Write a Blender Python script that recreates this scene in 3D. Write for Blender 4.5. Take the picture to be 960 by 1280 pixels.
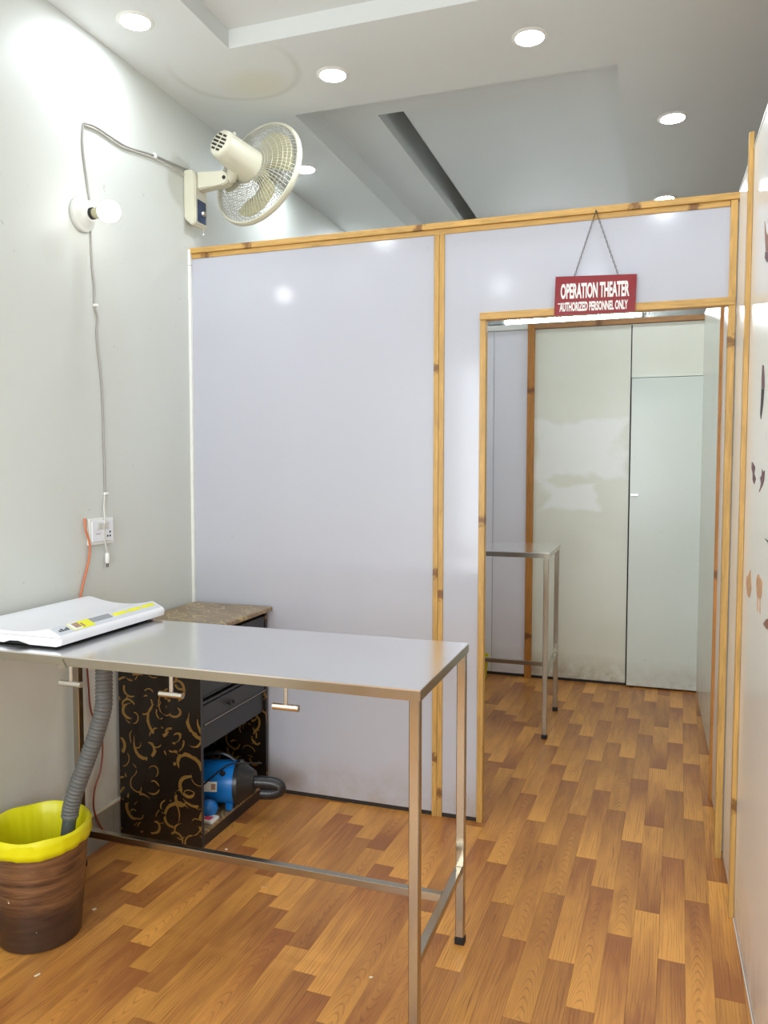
import bpy, bmesh, math, random
from mathutils import Vector, Matrix, Euler
random.seed(7)
for o in list(bpy.data.objects): bpy.data.objects.remove(o, do_unlink=True)
SC = bpy.context.scene
COL = SC.collection
PI = math.pi

# ------------------------------------------------------------------ camera
F_PX, YAW, PITCH, ROLL = 975.28, 0.3265, 0.0564, 0.0010
CAM = Vector((1.977, -3.0987, 1.4587))
fwd = Vector((-math.sin(YAW)*math.cos(PITCH), math.cos(YAW)*math.cos(PITCH), -math.sin(PITCH)))
rgt0 = Vector((math.cos(YAW), math.sin(YAW), 0)); up0 = rgt0.cross(fwd)
rgt = math.cos(ROLL)*rgt0 + math.sin(ROLL)*up0
upv = -math.sin(ROLL)*rgt0 + math.cos(ROLL)*up0
cd = bpy.data.cameras.new('camera'); cam = bpy.data.objects.new('camera', cd); COL.objects.link(cam)
cd.sensor_fit = 'VERTICAL'; cd.sensor_height = 32.0; cd.lens = F_PX/1280*32.0; cd.clip_start = 0.02
M = Matrix((rgt, upv, -fwd)).transposed().to_4x4(); M.translation = CAM
cam.matrix_world = M
SC.camera = cam
def at(u, v, ax, val):
    """point where the ray of photo pixel (u, v) meets the plane ax = val"""
    d = fwd + rgt*((u-480)/F_PX) + upv*((640-v)/F_PX)
    i = 'XYZ'.index(ax); return CAM + d*((val-CAM[i])/d[i])

# ------------------------------------------------------------------ world, light levels, exposure
w = bpy.data.worlds.new('world'); SC.world = w; w.use_nodes = True
w.node_tree.nodes['Background'].inputs[0].default_value = (0.9, 0.95, 1.0, 1)
w.node_tree.nodes['Background'].inputs[1].default_value = 0.3
SC.view_settings.view_transform = 'Standard'; SC.view_settings.look = 'None'
SC.view_settings.gamma = 1.0; SC.view_settings.use_curve_mapping = False
SC.view_settings.exposure = 0.74
L_DOWN, L_BULB, L_TUBE = 106.0, 8.0, 54.0
# daylight through the glazed shopfront behind the viewer
ld = bpy.data.lights.new('shopfront_daylight', 'AREA'); ld.shape = 'RECTANGLE'; ld.size = 2.0; ld.size_y = 1.95; ld.energy = 68.0; ld.color = (.90, .96, 1.0)
lo = bpy.data.objects.new('shopfront_daylight', ld); COL.objects.link(lo); lo.location = (1.15, -4.74, 1.55); lo.rotation_euler = (PI/2, 0, 0)

# ------------------------------------------------------------------ helpers
def lin(c):
    return tuple(((x/255)/12.92 if x/255 <= 0.04045 else ((x/255+0.055)/1.055)**2.4) for x in c)
def bx(bm, x0, x1, y0, y1, z0, z1):
    v = [bm.verts.new(p) for p in ((x0,y0,z0),(x1,y0,z0),(x1,y1,z0),(x0,y1,z0),(x0,y0,z1),(x1,y0,z1),(x1,y1,z1),(x0,y1,z1))]
    for f in ((3,2,1,0),(4,5,6,7),(0,1,5,4),(1,2,6,5),(2,3,7,6),(3,0,4,7)): bm.faces.new([v[i] for i in f])
    return v
def box(x0, x1, y0, y1, z0, z1, bev=0.0, seg=2):
    bm = bmesh.new(); bx(bm, x0, x1, y0, y1, z0, z1)
    if bev: bmesh.ops.bevel(bm, geom=list(bm.edges), offset=bev, segments=seg, profile=.6, affect='EDGES')
    return bm
def frame_for(t):
    t = t.normalized(); a = Vector((0,0,1)) if abs(t.z) < .9 else Vector((1,0,0))
    n = t.cross(a).normalized(); return n, t.cross(n).normalized()
def tube(bm, pts, r, n=8, cap=True, closed=False, up=None):
    pts = [Vector(p) for p in pts]; rings = []; m = len(pts); prev = None
    for i, p in enumerate(pts):
        if closed: t = pts[(i+1) % m]-pts[i-1]
        else: t = pts[min(i+1, m-1)]-pts[max(i-1, 0)]
        t.normalize()
        if prev is None: nrm, b = frame_for(t)
        else:
            nrm = (prev - t*prev.dot(t)).normalized(); b = t.cross(nrm)
        prev = nrm
        rr = r[i] if isinstance(r, (list, tuple)) else r
        rings.append([bm.verts.new(p + (nrm*math.cos(2*PI*k/n)+b*math.sin(2*PI*k/n))*rr) for k in range(n)])
    for i in range(m if closed else m-1):
        a, c = rings[i], rings[(i+1) % m]
        for k in range(n): bm.faces.new((a[k], a[(k+1) % n], c[(k+1) % n], c[k]))
    if cap and not closed:
        bm.faces.new(rings[0][::-1]); bm.faces.new(rings[-1])
    return bm
def lathe(bm, prof, n=32, mat=None, capb=False, capt=False):
    rings = []
    for r, z in prof:
        rings.append([bm.verts.new((r*math.cos(2*PI*k/n), r*math.sin(2*PI*k/n), z)) for k in range(n)])
    for a, c in zip(rings, rings[1:]):
        for k in range(n): bm.faces.new((a[k], a[(k+1) % n], c[(k+1) % n], c[k]))
    if capb: bm.faces.new(rings[0][::-1])
    if capt: bm.faces.new(rings[-1])
    if mat is not None: bmesh.ops.transform(bm, matrix=mat, verts=[v for r in rings for v in r])
    return bm
def prism(bm, poly, axis, a0, a1):
    """poly: list of 2D points; extruded along axis from a0 to a1"""
    def P(q, a):
        return {'X': (a, q[0], q[1]), 'Y': (q[0], a, q[1]), 'Z': (q[0], q[1], a)}[axis]
    A = [bm.verts.new(P(q, a0)) for q in poly]; B = [bm.verts.new(P(q, a1)) for q in poly]
    n = len(poly); bm.faces.new(A); bm.faces.new(B[::-1])
    for i in range(n): bm.faces.new((A[i], B[i], B[(i+1) % n], A[(i+1) % n]))
    return bm
def smooth_path(pts, n=8):
    pts = [Vector(p) for p in pts]; out = []
    for i in range(len(pts)-1):
        p0 = pts[max(i-1,0)]; p1 = pts[i]; p2 = pts[i+1]; p3 = pts[min(i+2, len(pts)-1)]
        for k in range(n):
            t = k/n
            out.append(.5*((2*p1)+(p2-p0)*t+(2*p0-5*p1+4*p2-p3)*t*t+(3*p1-p0-3*p2+p3)*t**3))
    out.append(pts[-1]); return out
def obj(name, bm, mat, parent=None, smooth=False, origin=None):
    bmesh.ops.recalc_face_normals(bm, faces=list(bm.faces))
    off = None
    if parent is not None: off = parent.matrix_basis.translation.copy()
    elif origin is not None: off = Vector(origin)
    # a sub-part shares its part's frame: the part sits at its thing's origin
    if parent is not None and parent.parent is not None: off = parent.parent.matrix_basis.translation.copy() + off
    if off is not None: bmesh.ops.translate(bm, vec=-off, verts=list(bm.verts))
    me = bpy.data.meshes.new(name); bm.to_mesh(me); bm.free()
    for m in (mat if isinstance(mat, (list, tuple)) else [mat]): me.materials.append(m)
    if smooth:
        for p in me.polygons: p.use_smooth = True
        try: me.set_sharp_from_angle(angle=math.radians(40))
        except Exception: pass
    o = bpy.data.objects.new(name, me); COL.objects.link(o)
    if parent is not None: o.parent = parent
    elif origin is not None: o.location = origin
    return o
def thing(name, label, cat, loc, group=None):
    o = bpy.data.objects.new(name, None); COL.objects.link(o); o.location = loc; o.empty_display_size = .05
    o['label'] = label; o['category'] = cat
    if group: o['group'] = group
    return o
def tag(o, label, cat, group=None):
    o['label'] = label; o['category'] = cat
    if group: o['group'] = group
    return o
def struct_root(name, label, cat, loc=(0,0,0)):
    o = bpy.data.objects.new(name, None); COL.objects.link(o); o.location = loc
    o['kind'] = 'structure'; o['label'] = label; o['category'] = cat; return o
def struct(name, bm, mat, label, cat):
    o = obj(name, bm, mat); o['kind'] = 'structure'; o['label'] = label; o['category'] = cat; return o

# ------------------------------------------------------------------ materials
class G:
    def __init__(s, name):
        s.m = bpy.data.materials.new(name); s.m.use_nodes = True; s.t = s.m.node_tree
        s.p = s.t.nodes['Principled BSDF']
    def n(s, typ, **kw):
        nd = s.t.nodes.new(typ)
        for k, v in kw.items(): setattr(nd, k, v)
        return nd
    def l(s, a, b): s.t.links.new(a, b)
    def inp(s, nd, i, v):
        if hasattr(v, 'is_linked') or hasattr(v, 'links'): s.l(v, nd.inputs[i])
        else: nd.inputs[i].default_value = v
    def coords(s, kind='Object', scale=(1,1,1), loc=(0,0,0), rot=(0,0,0), src=None):
        if src is None: src = s.n('ShaderNodeTexCoord').outputs[kind]
        mp = s.n('ShaderNodeMapping'); s.l(src, mp.inputs[0])
        s.inp(mp, 1, loc); s.inp(mp, 2, rot); s.inp(mp, 3, scale); return mp.outputs[0]
    def noise(s, vec, scale, detail=4, rough=.55, dist=0.0):
        nd = s.n('ShaderNodeTexNoise'); s.l(vec, nd.inputs['Vector'])
        nd.inputs['Scale'].default_value = scale; nd.inputs['Detail'].default_value = detail
        nd.inputs['Roughness'].default_value = rough; nd.inputs['Distortion'].default_value = dist
        return nd.outputs['Fac']
    def ramp(s, fac, stops):
        nd = s.n('ShaderNodeValToRGB'); s.l(fac, nd.inputs[0]); e = nd.color_ramp.elements
        while len(e) < len(stops): e.new(.5)
        for i, (p, c) in enumerate(stops):
            e[i].position = p; e[i].color = (c, c, c, 1) if isinstance(c, (int, float)) else (*c, 1)
        return nd.outputs[0]
    def math(s, op, a, b=0.0, c=None, clamp=False):
        nd = s.n('ShaderNodeMath', operation=op, use_clamp=clamp); s.inp(nd, 0, a); s.inp(nd, 1, b)
        if c is not None: s.inp(nd, 2, c)
        return nd.outputs[0]
    def mix(s, fac, a, b, blend='MIX'):
        nd = s.n('ShaderNodeMix', data_type='RGBA', blend_type=blend)
        s.inp(nd, 0, fac)
        for i, v in ((6, a), (7, b)):
            if isinstance(v, tuple): v = (*v[:3], 1)
            s.inp(nd, i, v)
        return nd.outputs[2]
    def bump(s, h, strength=.1, dist=.01):
        nd = s.n('ShaderNodeBump'); nd.inputs['Strength'].default_value = strength; nd.inputs['Distance'].default_value = dist
        s.l(h, nd.inputs['Height']); s.l(nd.outputs[0], s.p.inputs['Normal'])
    def sep(s, vec):
        nd = s.n('ShaderNodeSeparateXYZ'); s.l(vec, nd.inputs[0]); return nd.outputs
    def set(s, base=None, rough=None, metal=None, **kw):
        for k, v in (('Base Color', base), ('Roughness', rough), ('Metallic', metal)):
            if v is None: continue
            if isinstance(v, tuple): v = (*v[:3], 1)
            s.inp(s.p, k, v)
        for k, v in kw.items(): s.inp(s.p, k.replace('_', ' '), v)
        return s.m
def simple(name, rgb, rough=.5, metal=0.0, var=.06, scale=30, **kw):
    g = G(name); c = g.coords(); n = g.noise(c, scale, 3); b = lin(rgb)
    col = g.mix(n, tuple(x*(1-var) for x in b), tuple(min(1, x*(1+var)) for x in b))
    return g.set(col, rough, metal, **kw)
def emit(name, rgb, strength):
    g = G(name); c = lin(rgb)
    g.set((0.8,0.8,0.8), .4); g.p.inputs['Emission Color'].default_value = (*c, 1)
    g.p.inputs['Emission Strength'].default_value = strength; return g.m
def plaster(name, rgb, stain, rough=.55, dirt=None, amount=.5, bumpy=.06):
    """painted wall: soft blotches, small scuffs; dirt = (z height) scuffed zone by the floor"""
    g = G(name); src = g.n('ShaderNodeNewGeometry').outputs['Position']
    c = g.coords(src=src); base = lin(rgb)
    blot = g.ramp(g.noise(c, 1.7, 5, .6), ((.42, 0.0), (.75, 1.0)))
    col = g.mix(g.math('MULTIPLY', blot, .25*amount), base, lin(stain))
    sp = g.ramp(g.noise(c, 22, 3, .6), ((.69, 0.0), (.74, 1.0)))
    col = g.mix(g.math('MULTIPLY', sp, .30*amount), col, lin(tuple(x*.72 for x in stain)))
    if dirt:
        z = g.sep(src)[2]
        low = g.math('SUBTRACT', 1.0, g.math('DIVIDE', z, dirt), clamp=True)
        nz = g.ramp(g.noise(c, 6.5, 6, .7), ((.35, 0.0), (.72, 1.0)))
        k = g.math('MULTIPLY', g.math('MULTIPLY', low, nz), 1.1, clamp=True)
        col = g.mix(g.math('MULTIPLY', k, .7), col, lin((168, 146, 118)))
    g.bump(g.noise(c, 60, 3), bumpy, .004)
    return g.set(col, rough)
M_wall = plaster('painted_wall', (212, 215, 209), (196, 192, 176), .5, dirt=.5, amount=1.0)
def ceiling_mat():
    """white paint with one old water mark: a rounded brownish tide line and a yellowed patch inside it"""
    g = G('painted_ceiling'); src = g.n('ShaderNodeNewGeometry').outputs['Position']; c = g.coords(src=src)
    x, y, z = g.sep(src)
    col = g.mix(g.math('MULTIPLY', g.ramp(g.noise(c, 1.6, 4), ((.42, 0.), (.75, 1.))), .1), lin((221, 224, 222)), lin((200, 200, 190)))
    dx, dy = g.math('SUBTRACT', x, .37), g.math('SUBTRACT', y, -.24)
    d = g.math('ADD', g.math('SQRT', g.math('ADD', g.math('MULTIPLY', dx, dx), g.math('MULTIPLY', dy, dy))), g.math('MULTIPLY', g.math('SUBTRACT', g.noise(c, 2.5, 2), .5), .08))
    ring = g.ramp(g.math('ABSOLUTE', g.math('SUBTRACT', d, .25)), ((.0, 1.), (.022, 0.)))
    half = g.math('MULTIPLY', g.math('ADD', y, .40), 5.0, clamp=True)
    col = g.mix(g.math('MULTIPLY', g.math('MULTIPLY', ring, half), .22), col, lin((150, 146, 128)))
    yx, yy = g.math('SUBTRACT', x, .40), g.math('SUBTRACT', y, -.11)
    d2 = g.math('ADD', g.math('MULTIPLY', yx, yx), g.math('MULTIPLY', g.math('MULTIPLY', yy, yy), 1.6))
    col = g.mix(g.math('MULTIPLY', g.ramp(d2, ((0, 1.), (.03, 0.))), .35), col, lin((206, 200, 160)))
    g.bump(g.noise(c, 60, 3), .03, .004)
    return g.set(col, .6)
M_ceil = ceiling_mat()
def laminate(name, rgb, stain, rough=.2, dirt=.16, amount=.35):
    m = plaster(name, rgb, stain, rough, dirt, amount, 0.012)
    p = m.node_tree.nodes['Principled BSDF']; p.inputs['Specular IOR Level'].default_value = .5
    return m
M_lilac = laminate('lilac_white_laminate', (190, 191, 200), (182, 178, 182), .13, .22)
M_cream = laminate('cream_white_laminate', (238, 235, 228), (215, 208, 190), .22, .25)
M_otpan = laminate('greenish_cream_laminate', (232, 234, 221), (200, 196, 172), .3, .35, .6)
M_otlil = laminate('pale_lilac_laminate', (234, 234, 242), (200, 198, 205), .25, .12)
M_door = laminate('pale_mint_laminate', (224, 231, 223), (190, 196, 184), .25, .2, .5)
# the middle rear panel carries two dried filler patches
def patched():
    g = G('patched_laminate'); src = g.n('ShaderNodeNewGeometry').outputs['Position']; c = g.coords(src=src)
    x, y, z = g.sep(src); nz = g.noise(g.coords(src=src, scale=(2.0,1,2.6)), 2.4, 3, .45)
    col = g.mix(g.math('MULTIPLY', g.ramp(g.noise(c, 2.2, 5), ((.4, 0.), (.75, 1.))), .3), lin((232, 234, 220)), lin((208, 206, 184)))
    def patch(cx, cz, hx, hz):
        dx = g.math('DIVIDE', g.math('ABSOLUTE', g.math('SUBTRACT', x, cx)), hx)
        dz = g.math('DIVIDE', g.math('ABSOLUTE', g.math('SUBTRACT', z, cz)), hz)
        d = g.math('ADD', g.math('MAXIMUM', dx, dz), g.math('MULTIPLY', g.math('SUBTRACT', nz, .5), 1.3))
        return g.ramp(d, ((.80, 1.0), (.99, 0.0)))
    k = g.math('MAXIMUM', patch(1.53, 1.59, .31, .20), patch(1.47, 1.27, .20, .10))
    col = g.mix(g.math('MULTIPLY', k, .75), col, lin((246, 247, 244)))
    low = g.math('SUBTRACT', 1.0, g.math('DIVIDE', z, .20), clamp=True)
    nd = g.ramp(g.noise(c, 6.5, 6, .7), ((.35, 0.0), (.7, 1.0)))
    col = g.mix(g.math('MULTIPLY', low, nd, clamp=True), col, lin((146, 116, 84)))
    return g.set(col, .32)
M_patched = patched()
def pine(name, axis, tint=(204, 160, 88)):
    g = G(name); src = g.n('ShaderNodeNewGeometry').outputs['Position']
    s = [9, 9, 9]; s['XYZ'.index(axis)] = .9
    c = g.coords(src=src, scale=tuple(s)); gr = g.noise(c, 9, 5, .6, .6)
    b = lin(tint)
    col = g.mix(g.ramp(gr, ((.3, 0.), (.7, 1.))), tuple(x*.72 for x in b), tuple(min(1, x*1.12) for x in b))
    # knots: scattered along the length, different on every piece
    oi = g.n('ShaderNodeObjectInfo').outputs['Random']; ax = g.sep(src)['XYZ'.index(axis)]
    wv = g.math('ADD', g.math('MULTIPLY', ax, 2.4), g.math('MULTIPLY', oi, 61.0))
    vo = g.n('ShaderNodeTexVoronoi', voronoi_dimensions='1D'); vo.inputs['Scale'].default_value = 1.0; g.l(wv, vo.inputs['W'])
    dd = g.math('ADD', vo.outputs['Distance'], g.math('MULTIPLY', g.math('SUBTRACT', g.noise(g.coords(src=src), 70, 2), .5), .14))
    on = g.math('GREATER_THAN', g.sep(vo.outputs['Color'])[0], .6)
    col = g.mix(g.math('MULTIPLY', g.ramp(dd, ((.02, .8), (.065, 0.))), on), col, lin((104, 60, 22)))
    g.bump(gr, .15, .002)
    return g.set(col, .45)
M_px, M_py, M_pz = pine('pine_lengthwise_x', 'X'), pine('pine_lengthwise_y', 'Y'), pine('pine_upright', 'Z')
M_pdz = pine('pine_dark_upright', 'Z', (190, 128, 56)); M_pdx = pine('pine_dark_beam', 'X', (176, 128, 80))
M_white = simple('white_plastic', (236, 236, 230), .4)
M_black = simple('black_rubber', (26, 25, 24), .6)
M_dark = simple('dark_gap', (48, 42, 36), .8)
def plank_mat(name, flip):
    """printed plank: brown at one end fading to light oak at the other, straight or arched grain"""
    g = G(name); oi = g.n('ShaderNodeObjectInfo').outputs['Random']
    tc = g.n('ShaderNodeTexCoord').outputs['Object']; x, y, z = g.sep(tc)
    off = g.n('ShaderNodeCombineXYZ'); g.l(g.math('MULTIPLY', oi, 7.3), off.inputs[0]); g.l(g.math('MULTIPLY', oi, 13.7), off.inputs[1])
    ad = g.n('ShaderNodeVectorMath', operation='ADD'); g.l(tc, ad.inputs[0]); g.l(off.outputs[0], ad.inputs[1]); v = ad.outputs[0]
    fine = g.noise(g.coords(src=v, scale=(26, 1.6, 1)), 6, 5, .65)
    big = g.noise(g.coords(src=v, scale=(9, 1.1, 1)), 3, 3, .5, .8)
    tone = g.math('ADD', g.math('MULTIPLY', g.math('MULTIPLY', y, -1.9*flip), g.math('ADD', .35, g.math('MULTIPLY', oi, .75))), g.math('MULTIPLY', g.math('SUBTRACT', big, .5), 1.1))
    tone = g.math('ADD', g.math('ADD', tone, g.math('MULTIPLY', g.math('SUBTRACT', fine, .5), .5)), .5, clamp=True)
    col = g.mix(tone, lin((158, 98, 52)), lin((220, 156, 76)))
    # grain lines: y - a x^2 for arched boards, x for straight ones
    warp = g.math('MULTIPLY', g.noise(g.coords(src=v, scale=(14, 1.3, 1)), 1.6, 2), .9)
    xo = g.math('ADD', x, g.math('MULTIPLY', g.math('SUBTRACT', oi, .5), .012))
    arch = g.math('ADD', g.math('MULTIPLY', y, 24*flip), g.math('MULTIPLY', g.math('MULTIPLY', xo, xo), 3400))
    f1 = g.math('FRACT', g.math('ADD', arch, g.math('MULTIPLY', warp, 1.8)))
    f2 = g.math('FRACT', g.math('ADD', g.math('MULTIPLY', x, 105), g.math('MULTIPLY', warp, 4.0)))
    isar = g.math('GREATER_THAN', g.math('FRACT', g.math('MULTIPLY', oi, 17.0)), .62)
    l1 = g.math('MULTIPLY', g.ramp(f1, ((0, 1.), (.32, 0.))), isar); l2 = g.math('MULTIPLY', g.ramp(f2, ((0, 1.), (.25, 0.))), g.math('SUBTRACT', 1.0, isar))
    brk = g.ramp(g.noise(g.coords(src=v, scale=(20, 2.5, 1)), 2.5, 3), ((.38, .15), (.62, 1.)))
    line = g.math('MULTIPLY', g.math('MAXIMUM', g.math('MULTIPLY', l1, .75), l2), brk)
    col = g.mix(g.math('MULTIPLY', line, .85), col, lin((104, 58, 24)))
    hv = g.n('ShaderNodeHueSaturation'); g.l(col, hv.inputs['Color']); g.l(g.math('ADD', .9, g.math('MULTIPLY', oi, .2)), hv.inputs['Value'])
    return g.set(hv.outputs[0], .36)
M_plank_l = plank_mat('oak_print', 1); M_plank_d = plank_mat('oak_print_reversed', -1)
def steel(name, rgb, rough, wob=.0):
    g = G(name); c = g.coords(scale=(1, 1, 1)); n = g.noise(c, 4, 4); n2 = g.noise(c, 9, 3)
    b = lin(rgb); col = g.mix(n, tuple(x*.9 for x in b), b)
    r = g.math('ADD', rough, g.math('MULTIPLY', n2, .1))
    if wob: g.bump(g.noise(g.coords(scale=(1.2, 2, 1)), 2.2, 2), wob, .02)
    return g.set(col, r, 1.0)
M_top = steel('steel_sheet', (250, 250, 250), .13, .06)
M_leg = steel('steel_tube', (182, 175, 160), .14)
M_chrome = steel('chrome', (225, 222, 216), .12)
def scroll(name, ground, gold, sc, density, rough):
    """printed scroll ornament: spiral curls around scattered centres"""
    g = G(name); src = g.n('ShaderNodeTexCoord').outputs['Object']
    # flatten on the dominant plane: sum of axes keeps the curls on every face
    cb = g.n('ShaderNodeCombineXYZ'); x, y, z = g.sep(src)
    g.l(g.math('ADD', x, y), cb.inputs[0]); g.l(g.math('ADD', z, g.math('MULTIPLY', y, .0 if sc[1] else 1.0)), cb.inputs[1])
    wob = g.n('ShaderNodeTexNoise'); g.l(cb.outputs[0], wob.inputs['Vector']); wob.inputs['Scale'].default_value = 7
    am = g.n('ShaderNodeVectorMath', operation='MULTIPLY_ADD'); g.l(wob.outputs['Color'], am.inputs[0]); am.inputs[1].default_value = (.035, .035, 0); g.l(cb.outputs[0], am.inputs[2])
    vec = am.outputs[0]
    def curls(scale, turns, width, seed):
        mp = g.coords(src=vec, scale=(scale, scale, 1), loc=(seed, seed*1.7, 0))
        fl = g.n('ShaderNodeVectorMath', operation='MULTIPLY'); g.l(mp, fl.inputs[0]); fl.inputs[1].default_value = (1, 1, 0)
        v = g.n('ShaderNodeTexVoronoi', voronoi_dimensions='2D'); g.l(fl.outputs[0], v.inputs['Vector']); v.inputs['Scale'].default_value = 1.0
        sb = g.n('ShaderNodeVectorMath', operation='SUBTRACT'); g.l(fl.outputs[0], sb.inputs[0]); g.l(v.outputs['Position'], sb.inputs[1])
        dx, dy, _ = g.sep(sb.outputs[0]); d = v.outputs['Distance']
        ang = g.math('DIVIDE', g.math('ARCTAN2', dy, dx), 2*PI)
        cr = g.sep(v.outputs['Color'])
        ph = g.math('FRACT', g.math('ADD', g.math('ADD', g.math('MULTIPLY', d, turns), ang), cr[0]))
        band = g.math('ABSOLUTE', g.math('SUBTRACT', ph, .5))
        wd = g.math('MULTIPLY', width, g.math('ADD', .35, cr[1]))
        line = g.math('LESS_THAN', band, wd)
        ok = g.math('MULTIPLY', g.math('LESS_THAN', d, .46), g.math('GREATER_THAN', d, .10))
        seg = g.math('GREATER_THAN', g.noise(mp, 2.3, 2), .43)
        return g.math('MULTIPLY', g.math('MULTIPLY', line, ok), seg)
    k = g.math('MAXIMUM', g.math('MAXIMUM', curls(sc[0], 1.9, .075, 1.3), curls(sc[0]*.8, 1.5, .05, 7.7)), curls(sc[0]*1.5, 1.6, .07, 4.1))
    tone = g.noise(g.coords(src=vec, scale=(30, 30, 1)), 1.5, 3)
    gl = lin(gold); gc = g.mix(tone, tuple(v*.45 for v in gl), gl)
    gr = lin(ground); gb = g.mix(g.noise(g.coords(src=vec, scale=(5, 5, 1)), 1.2, 3), tuple(v*.5 for v in gr), tuple(v*1.5 for v in gr))
    return g.set(g.mix(g.math('MULTIPLY', k, density), gb, gc), rough)
M_scroll = scroll('black_gold_scroll_print', (30, 22, 16), (160, 122, 60), (7.0, 1), .8, .22)
M_scrolltop = scroll('taupe_gold_scroll_print', (138, 114, 82), (232, 208, 140), (9.0, 0), .8, .3)
M_cabblack = simple('black_lacquer', (36, 35, 36), .3, var=.2)
M_drawer = simple('charcoal_drawer', (52, 52, 54), .4, var=.12)
M_fan = simple('aged_cream_plastic', (212, 209, 188), .4, var=.05, scale=12)
M_blade = simple('dusty_fan_blade', (188, 182, 140), .5, var=.16, scale=18)
M_wire = simple('cream_wire', (186, 184, 172), .4)
M_navy = simple('navy_panel', (44, 62, 96), .35)
M_blue = simple('blue_paint', (20, 116, 196), .28, var=.1, scale=8)
M_yellow = simple('yellow_liner', (222, 216, 12), .38, var=.06, scale=10, Subsurface_Weight=0.0, Transmission_Weight=0.0)
M_hose = simple('grey_hose', (98, 99, 97), .55, var=.1)
M_hosecuff = simple('dark_hose_cuff', (70, 78, 76), .5)
def bin_mat():
    g = G('wood_print_bin'); src = g.n('ShaderNodeTexCoord').outputs['Object']
    n = g.noise(g.coords(src=src, scale=(4, 4, 46)), 1.3, 5, .6, .8)
    big = g.noise(g.coords(src=src, scale=(3, 3, 9)), 1.4, 3, .5)
    col = g.mix(g.ramp(n, ((.3, 0.), (.7, 1.))), lin((70, 46, 32)), lin((136, 97, 65)))
    z = g.sep(src)[2]
    # darker tone blended in towards the bottom
    k = g.ramp(g.math('ADD', z, g.math('MULTIPLY', big, .10)), ((.145, 1.0), (.21, 0.0)))
    col = g.mix(g.math('MULTIPLY', k, .8), col, lin((46, 34, 32)))
    sp = g.ramp(g.noise(g.coords(src=src), 62, 2, .4), ((.765, 0.), (.785, 1.)))
    col = g.mix(sp, col, lin((220, 214, 204)))
    return g.set(col, .3)
M_bin = bin_mat()
M_scale = simple('white_scale_plastic', (234, 234, 238), .3, var=.02)
M_scaleside = simple('grey_scale_panel', (206, 209, 216), .35, var=.03)
M_lemon = simple('lemon_print', (236, 232, 40), .4, var=.05); M_lcd = simple('grey_display', (150, 154, 158), .2)
M_ink = simple('dark_ink', (54, 58, 70), .5); M_photo = simple('brown_photo_print', (168, 134, 110), .4, var=.4, scale=60)
M_red = simple('red_acrylic', (134, 0, 14), .25, var=.08, scale=5); M_letter = simple('white_vinyl', (238, 232, 228), .4, var=.03)
M_chain = simple('steel_chain', (116, 112, 104), .3, 1.0)
M_cable = simple('white_cable', (206, 203, 194), .45); M_cableg = simple('grey_cable', (160, 156, 150), .45)
M_orange = simple('orange_cable', (206, 116, 70), .45); M_shadedc = simple('shaded_orange_cable', (128, 58, 36), .5)  # second cable colour: the orange wire darkened for the shade below the table
M_down = emit('downlight_diffuser', (238, 247, 255), L_DOWN); M_bulb = emit('bulb_glass', (255, 255, 250), L_BULB)
M_tube = emit('tube_diffuser', (238, 247, 255), L_TUBE); M_cap = simple('grey_metal_housing', (140, 142, 138), .5)
M_skirt = simple('grey_tile', (142, 138, 128), .4, var=.15, scale=14); M_skirtcap = simple('cream_grout', (206, 200, 180), .6)

# ------------------------------------------------------------------ room shell
H, HC = 2.44, 3.052
XR, YF, YB, XO = 2.266, 4.32, -4.6, 4.2
struct('wall_left', box(-.12, 0, YB, YF, 0, 3.6), M_wall, 'tall off-white painted wall with bulb, fan and cables', 'wall')
struct('wall_far', box(-.12, XO+.12, YF, YF+.1, 0, 3.6), M_wall, 'far painted wall beyond the rear partition carrying the tube light', 'wall')
struct('wall_outer', box(XO, XO+.1, YB, YF, 0, 3.6), M_wall, 'outer wall of the shop beyond the right partition', 'wall')
bm = bmesh.new(); bx(bm, -.12, .1, YB-.1, YB, 0, 3.6); bx(bm, 2.2, XO+.12, YB-.1, YB, 0, 3.6); bx(bm, .1, 2.2, YB-.1, YB, 2.55, 3.6); bx(bm, .1, 2.2, YB-.1, YB, 0, .55)
struct('wall_front', bm, M_wall, 'white wall behind the viewer', 'wall')
g = G('window_glass'); tr = g.n('ShaderNodeBsdfTransparent'); gl = g.n('ShaderNodeBsdfGlossy'); gl.inputs['Roughness'].default_value = .02
mx = g.n('ShaderNodeMixShader'); mx.inputs[0].default_value = .06; g.l(tr.outputs[0], mx.inputs[1]); g.l(gl.outputs[0], mx.inputs[2]); g.l(mx.outputs[0], g.t.nodes['Material Output'].inputs[0]); M_glass = g.m
M_alu = simple('aluminium_frame', (170, 172, 174), .35, .8)
w1 = struct_root('window_1', 'wide aluminium window behind the viewer', 'window', (1.15, YB-.05, .55))
for x0, x1 in ((.1, .15), (1.125, 1.175), (2.15, 2.2)): obj('window_frame', box(x0, x1, YB-.08, YB-.03, .55, 2.55), M_alu, w1)
for z0, z1 in ((.55, .61), (2.49, 2.55)): obj('window_frame', box(.1505, 1.1245, YB-.078, YB-.032, z0, z1), M_alu, w1); obj('window_frame', box(1.1755, 2.1495, YB-.078, YB-.032, z0, z1), M_alu, w1)
for x0, x1 in ((.151, 1.124), (1.176, 2.149)): obj('pane', box(x0, x1, YB-.058, YB-.052, .611, 2.489), M_glass, w1)
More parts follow.
